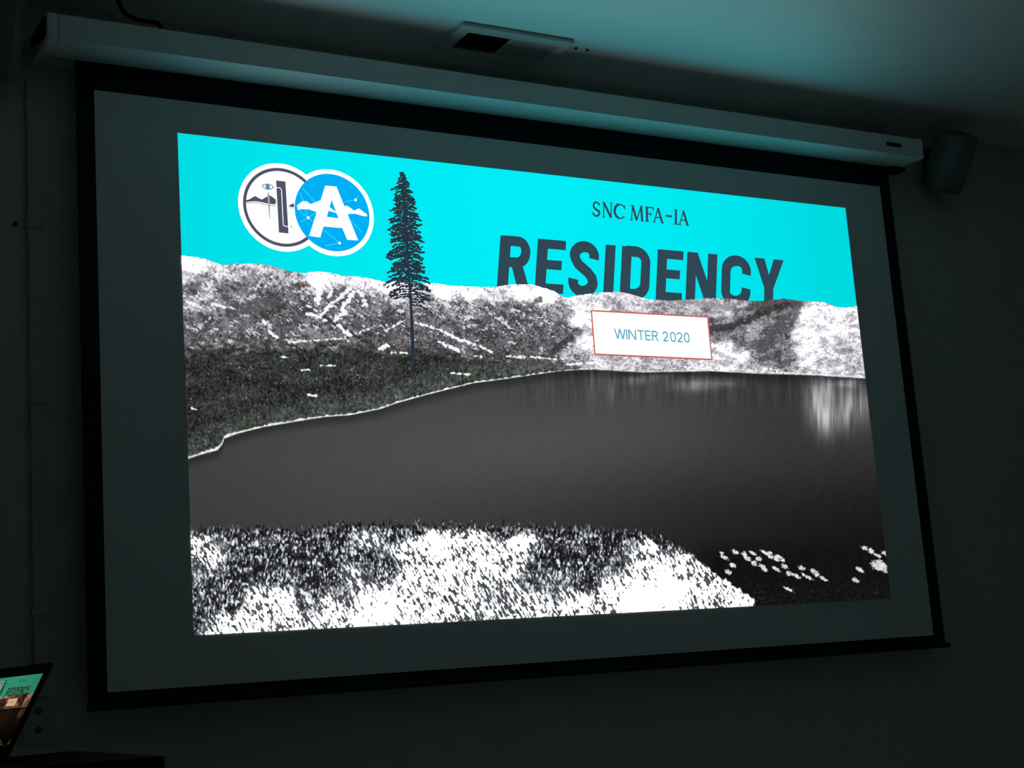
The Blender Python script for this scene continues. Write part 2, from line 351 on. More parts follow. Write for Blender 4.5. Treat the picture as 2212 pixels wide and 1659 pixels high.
def land(x, y):
    """linear colour of the landscape at traced positions x, y"""
    g = np.zeros_like(x); tint = np.ones((x.size, 3)); wide = np.zeros_like(x)
    ridge = np.interp(x, *zip(*RIDGE)); shore = np.interp(x, *zip(*SHORE)); fgt = np.interp(x, *zip(*FGTOP))
    # --- mountains
    k = y < shore+12
    X, Y = x[k], y[k]
    d = rbf(SNOW, X, Y, 1.3)
    xr = X*.86+Y*.5; yr = -X*.5+Y*.86
    st1 = vn(xr/7, yr/2.6, 1); st2 = vn(X/2.7, Y/2.5, 2); st3 = vn((X+Y*.55)/2.4, Y/4.8, 4)
    n = uni(.52*st1+.34*st2+.46*vn(X/13, Y/8, 3))
    n2 = uni(.42*st3+.30*st2+.34*vn(xr/13, yr/6, 34)+.2*vn(X/30, Y/16, 42))
    base = np.interp(d, [0, .2, .4, .6, .75, .9, 1.], [72, 96, 120, 150, 198, 246, 255])
    amp = np.interp(d, [0, .3, .6, .8, 1.], [30, 56, 84, 84, 40])
    calm = sst(1190, 1300, X)
    n2 = n2*(1-calm*.6)+calm*.6*uni(.5*vn((X+Y*.5)/9, Y/5, 43)+.5*vn((X-Y*.6)/16, Y/9, 44)+.22*st2)
    gm = base+amp*(n2-.5)*(1.45+.15*calm)+(18+6*calm)*(st2-.5)
    fl = sst(1-d*.30-.09, 1-d*.30+.03, n)*sst(.03, .14, d)*(1-.62*calm)
    gm = gm*(1-fl)+(205+45*d)*fl
    for pts, r, val in GULLY:
        q = sst(r*1.15, r*.45, segd(X, Y, pts)+3.5*(vn(X/5, Y/5, 8)-.5)*2)
        sp = val+30*(vn(X/3, Y/3, 9)-.5)+70*sst(.80, .95, vn(X/3.4, Y/3, 12))
        gm = gm*(1-q*.85)+sp*q*.85
    # --- flat forest
    yf = np.interp(X, [380, 560, 700, 900, 1060, 1150, 1250, 1290], [758, 756, 752, 766, 776, 782, 793, 830])
    fo = sst(-20, 14, Y-yf+30*(vn(X/9, Y/5, 10)-.5))
    sh = np.interp(X, *zip(*SHORE))
    fg_ = 50+46*(vn(X/3, Y/4.5, 13)-.5)+26*(vn(X/2, Y/2.4, 14)-.5)+22*(vn(X/40, Y/16, 15)-.5)
    fg_ += 40*sst(70, 8, sh-Y)*vn(X/3, Y/5, 16)+60*sst(.74, .95, vn(X/2.6, Y/2.6, 35))*sst(.3, .7, vn(X/26, Y/10, 36))
    fg_ += 130*sst(.90, .97, vn(X/4.2, Y/2.4, 17))*sst(.5, .8, vn(X/30, Y/12, 18))
    gm = gm*(1-fo)+fg_*fo
    for pts, r in RUNS:
        q = sst(r*.58+1.2, r*.58-1.0, segd(X, Y, pts)+(1.6+.38*r)*(vn(X/4.5, Y/4.5, 7)-.45)*2)
        gm = gm*(1-q)+252*q
    # snow edge of the lake
    sd = sh-Y
    lw = np.interp(X, [400, 470, 490, 560, 900, 1100, 1270, 1300, 1500, 1870], [6, 7, 6.5, 4.6, 4.2, 3.0, 2.6, 2.2, 2.2, 2.6])
    q = sst(1.2, 2.2, sd)*sst(lw+1.5, lw, sd+4.2*(vn(X/5, Y/20, 19)-.5))
    gm = gm*(1-q)+(196+70*vn(X/6, Y/6, 20))*q
    q = sst(-1.8, .6, -sd)*.8
    gm = gm*(1-q)+38*q
    tm = np.ones((X.size, 3)); tm[:, 0] = 1-.02*fo; tm[:, 1] = 1+.03*fo-.015*(1-fo); tm[:, 2] = 1-.02*fo+.02*(1-fo)
    g[k] = gm; tint[k] = tm; wide[k] = sst(.78, .96, d)*(1-fo)
    # --- lake
    k = y >= shore+1
    X, Y = x[k], y[k]; s2 = np.interp(X, *zip(*SHORE)); sd = Y-s2
    b = soft(LAKE, X, Y)
    b *= 1-.30*sst(26, 2, sd)
    st = vn(X/7, Y/60, 21)*.6+vn(X/2.6, Y/40, 22)*.4
    b *= 1+.30*sst(110, 10, sd)*(st-.5)*2*sst(1000, 1250, X)
    for cx, cy, rx, ry, am in GLINT:
        b += am*np.exp(-((X-cx)/rx)**2-((Y-cy)/ry)**2)*(.25+1.25*st)
    b += 5*(vn(X/2.2, Y/2.2, 23)-.5)
    lk = np.clip(b*1.08, 8, 255)
    # --- near bank
    f2 = np.interp(X, *zip(*FGTOP))
    d = rbf(FG, X, Y, 1.1)
    d = d*sst(0, 26, Y-f2+8*(vn(X/5, Y/9, 40)-.5))
    sl = vn((X-Y*.50)/2.9, Y/8, 24)
    n = uni(.60*sl+.34*vn((X+Y*.34)/3.0, Y/5, 25)+.20*vn(X/13, Y/13, 26))
    ds = d-.15*sst(1.0, .84, d)
    w = sst(1-ds-.13, 1-ds+.09, n)
    nd = uni(.62*vn(X/2.3+.08*Y, Y/6.5, 27)+.42*vn((X-Y*.3)/2.1, Y/4, 37)+.22*vn(X/14, Y/12, 38))
    ndl = np.interp(nd, [0, .35, .6, .8, .93, 1.], [16, 38, 66, 120, 205, 250])
    snow = (58+46*vn(X/2.4, Y/5, 39))*(1-w)+258*w
    mixd = sst(.36, .62, d+.22*(vn(X/9, Y/9, 41)-.5))
    bank = np.minimum(ndl*(.72+1.35*np.clip(d, 0, .45)), 250)*(1-mixd)+snow*mixd
    w = w*mixd
    edge = np.interp(X, [380, 1425, 1434, 1482, 1542, 1629, 1640, 2000], [1000, 1000, 1157, 1190, 1236, 1293, 1420, 1420])
    m1 = sst(-7, 9, Y-f2+26*(vn(X/3.4, Y/13, 28)-.62))*sst(-5, 5, Y-edge+8*(vn(X/6, Y/6, 29)-.5))
    out = lk*(1-m1)+bank*m1
    rt = (X > 1470) & (m1 < .5) & (Y > 1150)
    dark = 14+10*vn(X/3, Y/4, 30)+26*sst(.72, .95, vn(X/4, Y/3.2, 31))*sst(1255, 1285, Y)
    o2 = out.copy()
    bl = sst(1150, 1215, Y[rt])*sst(1470, 1560, X[rt])
    o2[rt] = dark[rt]*bl+out[rt]*(1-bl)
    wp = np.zeros_like(X)
    for i, (cx, cy) in enumerate(PATCH):
        a = 5.6+5.0*((i*37) % 10)/10; c = 2.8+2.6*((i*53) % 10)/10
        if i >= len(PATCH)-3: a, c = 14, 8
        u = (X-cx)*.9+(Y-cy)*.45; v = -(X-cx)*.45+(Y-cy)*.9
        wp = np.maximum(wp, sst(1.35, .7, np.hypot(u/a, v/c)+.9*(vn(X/3, Y/3, 32)-.5)))
    o2 = o2*(1-wp)+(205+60*(vn(X/4, Y/4, 33)-.3))*wp
    g[k] = o2; wide[k] = np.maximum(wide[k]*(sd < 12), sst(.55, .8, d)*mixd*m1*.48)
    tl = np.ones((X.size, 3)); tl[:, 0] = 1-.02*m1; tl[:, 2] = 1+.05*m1*(1-w)
    tint[k] = tl
    c = np.clip(g[:, None]*tint, 0, 255)
    lin = s2l(c)
    return lin*(1+(WHITE_GAIN-1)*wide*sst(.90, .995, g/255.))[:, None]

def landscape(fr, nc, rows, name, mat, parent):
    xs = np.linspace(SX0, SX1, nc)
    jag = .0022*(np.interp(np.arange(nc)*1100/nc, np.arange(1200), np.random.RandomState(3).rand(1200))-.5)
    zr = np.interp(xs, RX, RZ)+jag; zh = np.interp(xs, HX, HZ)-.012; zg = np.interp(xs, GX, GZ)+.022
    parts = []
    for a, b, n, last in ((zr, zh, rows[0], 0), (zh, zg, rows[1], 0), (zg, np.full(nc, SZ1), rows[2], 1)):
        t = np.linspace(0, 1, n+1) if last else np.linspace(0, 1, n+1)[:-1]
        parts.append(a[None, :]*(1-t[:, None])+b[None, :]*t[:, None])
    Z = np.vstack(parts); X = np.broadcast_to(xs, Z.shape); nr = Z.shape[0]
    px, py = wall_px(X.ravel(), Z.ravel())
    rgb = land(px, py)
    P = fr.tl[None]+np.outer((X.ravel()-SX0)*fr.k, fr.ex)+np.outer((SZ0-Z.ravel())*fr.k, fr.ey)+fr.n[None]*fr.step*2
    me = bpy.data.meshes.new(name)
    nv = nr*nc
    me.vertices.add(nv); me.vertices.foreach_set('co', P.astype(np.float32).ravel())
    i = np.arange(nv).reshape(nr, nc)
    q = np.stack([i[:-1, :-1], i[1:, :-1], i[1:, 1:], i[:-1, 1:]], -1).reshape(-1, 4)
    me.loops.add(q.size); me.polygons.add(len(q))
    me.loops.foreach_set('vertex_index', q.ravel().astype(np.int32))
    me.polygons.foreach_set('loop_start', np.arange(0, q.size, 4, dtype=np.int32))
    me.update(calc_edges=True)
    at = me.color_attributes.new('picture', 'FLOAT_COLOR', 'POINT')
    at.data.foreach_set('color', np.hstack([rgb, np.ones((nv, 1))]).astype(np.float32).ravel())
    me.materials.append(mat)
    o = bpy.data.objects.new(name, me); col.objects.link(o)
    return keep(o, parent)

# ---- lettering
def headline(fl):
    """bold slanted condensed capitals, tops at z = 2.4695"""
    T, B, k, t = 2.4695, 2.3040, .158, .0365
    hh = T-B; h = t/2
    def S(pts, w=t): fl.stroke([(x+k*(z-T), z) for x, z in pts], w)
    def Q(pts): fl.poly([(x+k*(z-T), z) for x, z in pts])
    def V(x, a=B, b=T): Q([(x, a), (x, b), (x+t, b), (x+t, a)])
    def H(x0, x1, z): Q([(x0, z-.0145), (x0, z+.0145), (x1, z+.0145), (x1, z-.0145)])
    # R
    x = -.1708; V(x); r = .060
    S([(x+h, T-.0145), (x+.062, T-.0145)]+arc(x+.062, T-.047, .027, .0325, 90, -90)+[(x+h, T-.0795)], .031)
    Q([(x+.040, T-.080), (x+.078, T-.080), (x+.112, B), (x+.071, B)])
    for x in (-.0439, .3882):
        V(x); H(x+h, x+.0985, T-.0145); H(x+h, x+.088, T-.078); H(x+h, x+.0985, B+.0145)
    # S
    x0, x1 = .069, .175; cx = (x0+x1)/2; rx = (x1-x0)/2-h; rz = .0295
    c1, c2 = T-.0145-rz+.002, B+.0145+rz-.002
    up = arc(cx, c1, rx, rz, 0, 180, 16)
    lo = arc(cx, c2, rx, rz, 0, -180, 16)
    mid = [(cx-rx+.004, c1-.012), (cx-rx*.55, c1-.028), (cx+rx*.45, c2+.030), (cx+rx-.004, c2+.014)]
    S([(cx+rx, c1-.008)]+up+mid+lo+[(cx-rx, c2+.008)], .0345)
    V(.1957)
    # D
    x = .2555; V(x); xr = .364-h
    S([(x+h, T-.0145), (x+.052, T-.0145)]+arc(x+.052, T-.0145-.034, xr-x-.052, .034, 90, 0)+arc(x+.052, B+.0145+.034, xr-x-.052, .034, 0, -90)+[(x+h, B+.0145)], .034)
    # N
    V(.5009); V(.6186-t); Q([(.5009+.002, T), (.5009+.040, T), (.6186-.002, B), (.6186-.040, B)])
    # C
    x0, x1 = .637, .755; cx = (x0+x1)/2; rx = (x1-x0)/2-h
    S([(cx+rx, T-.060), (cx+rx, T-.050)]+arc(cx, T-.0155-.033, rx, .033, 0, 180, 16)+arc(cx, B+.0155+.033, rx, .033, 180, 360, 16)+[(cx+rx, B+.050), (cx+rx, B+.060)], .035)
    # Y
    Q([(.7671, T), (.7671+.041, T), (.829+.016, T-.100), (.829-.0185, T-.100)]); Q([(.8874-.041, T), (.8874, T), (.829+.0185, T-.100), (.829-.016, T-.100)]); S([(.829, T-.096), (.829, B)], t)

def caption_serif(fl):
    T, B = 2.6040, 2.5565; hh = T-B
    def S(pts, w): fl.stroke([(x+.10*(z-B), z) for x, z in pts], np.array(w)*1.32 if not np.isscalar(w) else w*1.32)
    def ser(x, z, w=.011): S([(x-w/2, z), (x+w/2, z)], .0022)
    thick, thin = .0062, .0030
    # S
    cx = .1705
    S([(cx+.011, T-.012), (cx+.010, T-.004)], .003)
    S(arc(cx, T-.0135, .0105, .0115, 20, 200, 10)+[(cx-.004, T-.024), (cx+.006, T-.029)]+arc(cx-.001, B+.0125, .0115, .0115, 30, -160, 10), [.003]+[.0042]*9+[.0055]*5+[.0045]*9)
    S([(cx-.013, B+.013), (cx-.0125, B+.003)], .003)
    # N
    S([(.197, B), (.197, T)], thin); S([(.197, T), (.224, B)], thick); S([(.224, B), (.224, T)], thin)
    ser(.197, B); ser(.195, T, .009); ser(.224, T)
    # C
    cx = .257
    S([(cx+.016, T-.013)]+arc(cx, (T+B)/2, .020, hh/2-.001, 40, 320, 24), [.003]+[.0032]*6+[.0062]*13+[.0032]*6)
    S([(cx+.0165, T-.015), (cx+.0165, T-.003)], .003)
    # M
    x = .294
    S([(x+.005, B), (x+.009, T)], thin); S([(x+.009, T), (x+.0245, B)], thick); S([(x+.0245, B), (x+.041, T)], thin); S([(x+.041, T), (x+.045, B)], thick)
    ser(x+.005, B); ser(x+.0455, B, .013); ser(x+.007, T, .009); ser(x+.043, T, .009)
    # F
    x = .351
    S([(x+.006, B), (x+.006, T)], thick); S([(x, T-.001), (x+.029, T-.001)], thin); S([(x+.006, B+.025), (x+.021, B+.025)], thin)
    S([(x+.029, T), (x+.029, T-.010)], .003); S([(x+.021, B+.031), (x+.021, B+.019)], .0026); ser(x+.006, B, .014)
    # A
    for x in (.381, .478):
        S([(x+.003, B), (x+.0185, T)], thin); S([(x+.0175, T), (x+.034, B)], thick); S([(x+.009, B+.016), (x+.029, B+.016)], thin)
        ser(x+.003, B, .012); ser(x+.034, B, .013)
    S([(.428, B+.0245), (.452, B+.0245)], .0052)
    # I
    S([(.467, B), (.467, T)], thick); ser(.467, B, .015); ser(.467, T, .015)

def caption_sans(fl):
    T, B = 2.2060, 2.1750; w = .0041; L = 5
    def S(p): fl.stroke(p, w, L)
    x = .200; S([(x, T), (x+.0095, B)]); S([(x+.0095, B), (x+.0185, T)]); S([(x+.0185, T), (x+.0280, B)]); S([(x+.0280, B), (x+.0375, T)])
    S([(.2435, B), (.2435, T)])
    S([(.2515, B), (.2515, T)]); S([(.2515, T), (.2750, B)]); S([(.2750, B), (.2750, T)])
    S([(.2825, T-w/2), (.3065, T-w/2)]); S([(.2945, B), (.2945, T)])
    x = .3125; S([(x, B), (x, T)])
    for z in (T-w/2, (T+B)/2, B+w/2): S([(x, z), (x+.0180, z)])
    x = .3375; S([(x, B), (x, T)]); S([(x, T-w/2), (x+.011, T-w/2)]+arc(x+.011, T-.0085, .0075, .0068, 90, -90, 8)+[(x, T-.0153)]); S([(x+.010, T-.0153), (x+.0195, B)])
    for x in (.3765, .4300):
        S([(x+.0005, T-.009)]+arc(x+.0092, T-.0092, .0085, .0076, 170, -10, 10)+[(x+.0155, T-.0155), (x+.001, B+w/2)]); S([(x, B+w/2), (x+.0190, B+w/2)])
    for x in (.4045, .4560):
        cx = x+.0098; S(arc(cx, T-.0102, .0085, .0085, 0, 180, 10)+arc(cx, B+.0102, .0085, .0085, 180, 360, 10)+[(cx+.0085, T-.0102)])

E2 = lambda L: [wall_pt(510+a/7.135, 340+b/7.135) for a, b in L]
def emblem(fl):
    """two overlapping round badges; materials: 0 white 1 slate 2 blue 3 pale blue 4 tan 5 iris"""
    c1, c2, r = (-.8475, 2.494), (-.7005, 2.492), .1248
    fl.disc(*c1, r, 3, 0); fl.disc(*c2, r, 3, 0)
    fl.stroke([(c1[0]+.1068*math.cos(a), c1[1]+.1068*math.sin(a)) for a in [2*math.pi*i/72 for i in range(72)]], .0088, 4, 1, closed=True)
    fl.disc(*c2, .1112, 5, 2)
    # left badge
    hill = [(150,662),(200,650),(255,615),(293,598),(345,630),(395,652),(440,625),(510,583),(560,615),(605,650),(610,720)]
    base = [(150,692),(230,682),(300,680),(380,690),(470,712),(560,727),(610,720)]
    for i in range(len(base)-1):
        (ax, ay), (bx, by) = base[i], base[i+1]
        ta = np.interp(ax, [p[0] for p in hill[:-1]]+[610], [p[1] for p in hill[:-1]]+[654]); tb = np.interp(bx, [p[0] for p in hill[:-1]]+[610], [p[1] for p in hill[:-1]]+[654])
        xs = sorted({ax, bx} | {p[0] for p in hill[:-1] if ax < p[0] < bx})
        for u, v in zip(xs[:-1], xs[1:]):
            hy = lambda q: np.interp(q, [p[0] for p in hill[:-1]]+[610], [p[1] for p in hill[:-1]]+[654])
            by_ = lambda q: np.interp(q, [p[0] for p in base], [p[1] for p in base])
            fl.poly(E2([(u, hy(u)), (v, hy(v)), (v, by_(v)), (u, by_(u))]), 4, 1)
    fl.stroke(E2([(150,712),(230,703),(300,702),(380,710),(470,735),(560,750),(610,742)]), .0024, 4, 4)
    fl.poly(E2([(803,748),(850,722),(890,712),(892,775),(850,768)]), 4, 1)
    fl.stroke(E2([(803,768),(850,785),(892,795)]), .0016, 4, 4)
    fl.poly(E2([(613,357),(757,375),(805,1175),(657,1160)]), 4, 1)
    fl.stroke(E2([(610,470),(670,472),(690,490),(697,520),(722,1030),(730,1055),(750,1062),(803,1070)]), .0022, 5, 0)
    fl.stroke(E2([(488,540),(495,600),(505,780),(515,955)]), [.0022, .0058, .0042, .0020], 5, 4)
    eye = [(396,440),(420,424),(460,415),(510,418),(550,440),(572,466),(540,488),(490,496),(450,488),(415,466)]
    fl.stroke(E2(eye), .0021, 5, 1, closed=True)
    ic = E2([(484,456)])[0]; fl.disc(ic[0], ic[1], .0068, 5, 5, 24); fl.disc(ic[0], ic[1], .0022, 6, 2, 12)
    dc = E2([(845,1069)])[0]; fl.disc(dc[0], dc[1], .0018, 5, 1, 12)
    fl.stroke(E2([(855,1080),(895,1118)]), .0008, 5, 4)
    for a in ((470,1000),(540,1000),(480,1055),(545,1058)): fl.stroke(E2([(a[0]-12, a[1]), (a[0]+12, a[1]+3)]), .0006, 5, 4)
    # right badge: lines, dots, ranges, letter
    for a, b in (((1020,480),(1205,690)),((980,540),(1030,680)),((1665,690),(1835,660)),((1835,660),(1890,580)),((970,830),(1105,935)),((1070,800),(1095,925)),((1105,935),(1215,860)),((1105,935),(985,1000)),((1105,935),(1185,1000)),((1345,1120),(1590,1325)),((1590,1325),(1365,1365)),((1765,970),(1940,1165))):
        fl.stroke(E2([a, b]), .0020, 6, 3)
    for a in ((1835,660),(1107,935),(1590,1325)):
        c = E2([a])[0]; fl.disc(c[0], c[1], .0040, 7, 0, 20)
    fl.poly(E2([(932,745),(1015,680),(1010,800),(945,815)]), 7, 0)
    fl.poly(E2([(1015,680),(1080,680),(1145,725),(1120,805),(1010,800)]), 7, 0)
    fl.poly(E2([(1145,725),(1285,668),(1300,860),(1225,845),(1120,805)]), 7, 0)
    fl.poly(E2([(1430,765),(1545,855),(1540,862),(1410,825)]), 7, 0)
    fl.poly(E2([(1660,760),(1705,748),(1815,825),(1820,870),(1700,880)]), 7, 0)
    fl.poly(E2([(1815,825),(1885,790),(2015,885),(2008,916),(1940,905),(1820,870)]), 7, 0)
    fl.poly(E2([(1368,440),(1465,448),(1465,660),(1392,920),(1340,1070),(1290,1240),(1118,1215)]), 8, 0)
    fl.poly(E2([(1465,448),(1540,455),(1875,1285),(1705,1275),(1630,1095),(1570,945),(1465,660)]), 8, 0)
    fl.poly(E2([(1392,920),(1570,945),(1630,1095),(1340,1070)]), 8, 0)

T3 = lambda a, b: wall_pt(800+a/3.77, 360+b/3.77)
def pine(fl, n=1500):
    rr = random.Random(5)
    ys = [50, 60, 120, 160, 215, 270, 340, 400, 450, 540, 620, 690, 800, 890, 1000, 1100, 1185]
    lf = [252, 245, 195, 172, 180, 172, 165, 150, 150, 140, 145, 125, 110, 120, 135, 155, 330]
    rg = [262, 270, 325, 335, 348, 365, 390, 408, 410, 420, 435, 435, 462, 478, 512, 502, 490]
    tx = lambda y: np.interp(y, [50, 500, 950, 1250, 1600], [257, 285, 318, 335, 348])
    # trunk
    t = [50, 300, 600, 950, 1250, 1600]
    fl.stroke([T3(tx(y), y) for y in t], [.001, .003, .0045, .0068, .0090, .0125], 4)
    def leaf(x, y, L, w, an):
        c, s = math.cos(an), math.sin(an)
        pts = [(-L, 0), (-.4*L, w), (.35*L, .85*w), (L, 0), (.4*L, -w), (-.35*L, -.8*w)]
        fl.poly([T3(x+c*a-s*b, y+s*a+c*b) for a, b in pts], 4)
    # whorls: boughs that leave the trunk and carry needle clumps
    y = 58.0
    while y < 1150:
        for side in (-1, 1):
            edge = np.interp(y, ys, lf if side < 0 else rg)
            if side < 0 and y > 1060 and rr.random() < .9: continue
            L = abs(edge-tx(y))*rr.uniform(.55, 1.03)
            droop = rr.uniform(.05, .42) if y > 250 else rr.uniform(.25, .7)
            x0 = tx(y); steps = max(3, int(L/11))
            for i in range(steps+1):
                f = i/steps
                bx = x0+side*L*f; by = y+droop*L*f*f-6*f
                if rr.random() < (.93 if y < 900 else .72):
                    leaf(bx+rr.uniform(-5, 5), by+rr.uniform(-6, 6), rr.uniform(10, 18), rr.uniform(5.5, 11), side*rr.uniform(-.2, 1.0)+(0 if side > 0 else math.pi))
            fl.stroke([T3(x0, y), T3(x0+side*L*.5, y+droop*L*.25-3), T3(x0+side*L, y+droop*L-6)], [.0022, .0016, .0008], 4)
        y += rr.uniform(11, 19) if y < 950 else rr.uniform(17, 27)

def caption_box(fl):
    a = [(.1206, 2.2605), (.5568, 2.2632), (.5572, 2.1224), (.1204, 2.1222)]
    fl.poly(a, 3, 1)
    b = .0045
    fl.poly([(a[0][0]+b, a[0][1]-b), (a[1][0]-b, a[1][1]-b), (a[2][0]-b, a[2][1]+b), (a[3][0]+b, a[3][1]+b)], 4, 0)

def slide(fr, root, base_name, sky, gain, grid, tag_, lgain=None):
    mt = lambda n, lin: light_mat(n+tag_, lin, None, gain)
    W = np.array([1, 1, 1.])*WHITE_GAIN
    m_white = mt('slide_white', np.ones(3)*1.15); m_box = mt('slide_caption_white', np.ones(3)*1.03); m_slate = mt('slide_slate', s2l((80, 84, 104))); m_blue = mt('slide_blue', s2l((0, 176, 246)))
    m_pale = mt('slide_pale_blue', s2l((70, 222, 255))); m_tan = mt('slide_tan', s2l((168, 166, 158))); m_iris = mt('slide_iris', s2l((70, 150, 205)))
    m_head = mt('slide_headline', s2l((48, 71, 85))); m_red = mt('slide_red', s2l((200, 96, 86))); m_cap = mt('slide_caption', s2l((72, 170, 196)))
    m_tree = mt('slide_tree', s2l((40, 52, 64)))
    m_sky = light_mat('slide_sky'+tag_, None, 'picture', (1, 1, 1), 'FRONT')
    m_land = light_mat('slide_landscape'+tag_, None, 'picture', lgain or gain)
    # sky: the base rectangle of the picture
    nx, nz = 24, 8
    fl = Flat(fr); cols = []
    for j in range(nz):
        for i in range(nx):
            xa, xb = SX0+SW*i/nx, SX0+SW*(i+1)/nx; za, zb = SZ0-.56*j/nz, SZ0-.56*(j+1)/nz
            fl.poly([(xa, za), (xb, za), (xb, zb), (xa, zb)], 0.5)
            for u in (i, i+1, i+1, i):
                f = u/nx; g = 1-.19*min(1, ((f-.46)/.5)**2)  # projector hot spot put into the sky colour, dimmer towards both sides
                cols += [sky[0]*g, sky[1]*g, sky[2]*g, 1]
    base = fl.build(base_name, m_sky, root)
    at = base.data.color_attributes.new('picture', 'FLOAT_COLOR', 'POINT'); at.data.foreach_set('color', np.array(cols, np.float32))
    bpy.context.view_layer.update()
    o = landscape(fr, *grid, 'slide_landscape', m_land, base); o['label'] = 'grey snowy mountains around a dark lake'
    fl = Flat(fr); headline(fl); o = fl.build('headline_lettering', m_head, base); o['label'] = 'slate word RESIDENCY behind the ridge'
    fl = Flat(fr); caption_serif(fl); o = fl.build('serif_lettering', m_head, base); o['label'] = 'small slate serif line SNC MFA-IA'
    fl = Flat(fr); emblem(fl); o = fl.build('emblem', [m_white, m_slate, m_blue, m_pale, m_tan, m_iris], base); o['label'] = 'two overlapping round white and blue badges'
    fl = Flat(fr); pine(fl); o = fl.build('pine_tree', m_tree, base); o['label'] = 'dark pine tree silhouette'
    fl = Flat(fr); caption_box(fl); o = fl.build('caption_box', [m_box, m_red], base); o['label'] = 'white caption box with thin red outline'
    fl = Flat(fr); caption_sans(fl); o = fl.build('caption_lettering', m_cap, base); o['label'] = 'thin blue words WINTER 2020'
    return base

big = Frame((SX0, 0, SZ0), (1, 0, 0), (0, 0, -1), (0, -1, 0), SW, .0004)
o = slide(big, ps, 'projected_image', SKY_LIN, (1, 1, 1), (1150, (240, 40, 180)), '')
o['label'] = 'bright projected slide with turquoise sky'

# ------------------------------------------------------------------ ceiling vent
vx0, vx1, vy0, vy1 = -.373, -.007, -.229, -.043
vent = empty('ceiling_vent', ((vx0+vx1)/2, (vy0+vy1)/2, ZC), 'white two-way louvred air vent in the ceiling above the screen', 'vent')
ix0, ix1, iy0, iy1 = -.337, -.043, -.190, -.081
m = MB(); zf = ZC-.012
for b in ((vx0, vx1, vy0, iy0), (vx0, vx1, iy1, vy1), (vx0, ix0, iy0, iy1), (ix1, vx1, iy0, iy1)):
    m.box(*b, zf, ZC-.0003)
keep(m.build('frame', M_vent), vent)
m = MB(); m.box(ix0, ix1, iy0, iy1, ZC-.0015, ZC-.0004)
keep(m.build('duct_opening', M_ventin), vent)
nb = 25
for i in range(nb):
    x = ix0+(i+.5)*(ix1-ix0)/nb
    an = math.radians(-48 if i < 12 else 48)
    if i == 12: an = 0
    M = Matrix.Translation((x, 0, ZC-.0075)) @ Matrix.Rotation(an, 4, 'Y')
    m = MB(); m.box(-.0048, .0048, iy0, iy1, -.0005, .0005, 0, M) if i != 12 else m.box(-.004, .004, iy0, iy1, -.003, .003, 0, M)
    keep(m.build('louver', M_ventshade if i < 12 else M_vent), vent)  # left bank coloured dark for slats that turn away from the light
# two anchors in the ceiling beside it
for i, x in enumerate((.029, .069)):
    m = MB(); pr = [(x+.0045*math.cos(a), -.1795+.0045*math.sin(a)) for a in [k*math.pi/5 for k in range(10)]]
    m.prism(pr, ZC-.004, ZC-.0002, axis='z')
    o = m.build('ceiling_anchor', M_plastic)
    tag(o, ('small dark ceiling anchor nearer the vent, one of two', 'small dark ceiling anchor farther from the vent, right one')[i], 'anchor', 'dark anchors beside the vent')

# ------------------------------------------------------------------ speakers either side of the housing
def speaker(xc, zt, label, s):
    root = empty('wall_speaker', (xc, YW, zt-.12), label, 'speaker', 'wall speakers beside the screen housing')
    w, dpt, h = .140, .112, .205
    # tilted well down: the top leans out into the room, the foot is near the wall
    M = Matrix.Translation((xc, -.068, zt)) @ Matrix.Rotation(math.radians(36), 4, 'X')
    pr = [(-w/2+.012, .0), (-w/2, -.02), (-w/2, -dpt+.03), (-w/2+.03, -dpt), (w/2-.03, -dpt), (w/2, -dpt+.03), (w/2, -.02), (w/2-.012, 0)]
    m = MB(); m.prism(pr, -h, 0, axis='z', M=M)
    cab = keep(m.build('cabinet', M_speaker, bevel=.012), root)
    m = MB(); m.box(-w/2+.03, w/2-.03, -dpt-.004, -dpt+.002, -h+.02, -.02, 0, M)
    keep(m.build('grille', M_grille, bevel=.003), root)
    m = MB(); m.box(xc-.02, xc+.02, -.002, YW-.0005, zt-.10, zt-.04)
    keep(m.build('wall_bracket', M_plastic), root)
    return root
speaker(1.652, 2.985, 'grey wall speaker tilted down at the right end of the screen housing', 0)
speaker(-1.612, 2.975, 'grey wall speaker left of the screen housing, cut off by the picture edge', 0)

# ------------------------------------------------------------------ cable above the housing
pts = []
ctrl = [(-1.311, ZC-.0005)]+[wall_pt(a, b, -.095) for a, b in ((256, 4), (261, 17), (271, 29), (285, 38), (302, 44), (322, 47), (338, 49), (346, 54))]+[(-1.197, 2.913)]
for i in range(len(ctrl)-1):
    for f in (0, .5):
        a, b = ctrl[i], ctrl[i+1]; pts.append((a[0]*(1-f)+b[0]*f, -.095, a[1]*(1-f)+b[1]*f))
pts.append((ctrl[-1][0], -.095, ctrl[-1][1]))
m = MB(); m.tube(pts, .0058)
o = m.build('power_cable', M_dark, smooth=True)
tag(o, 'thick black cable curving from the ceiling onto the left end of the housing', 'cable')

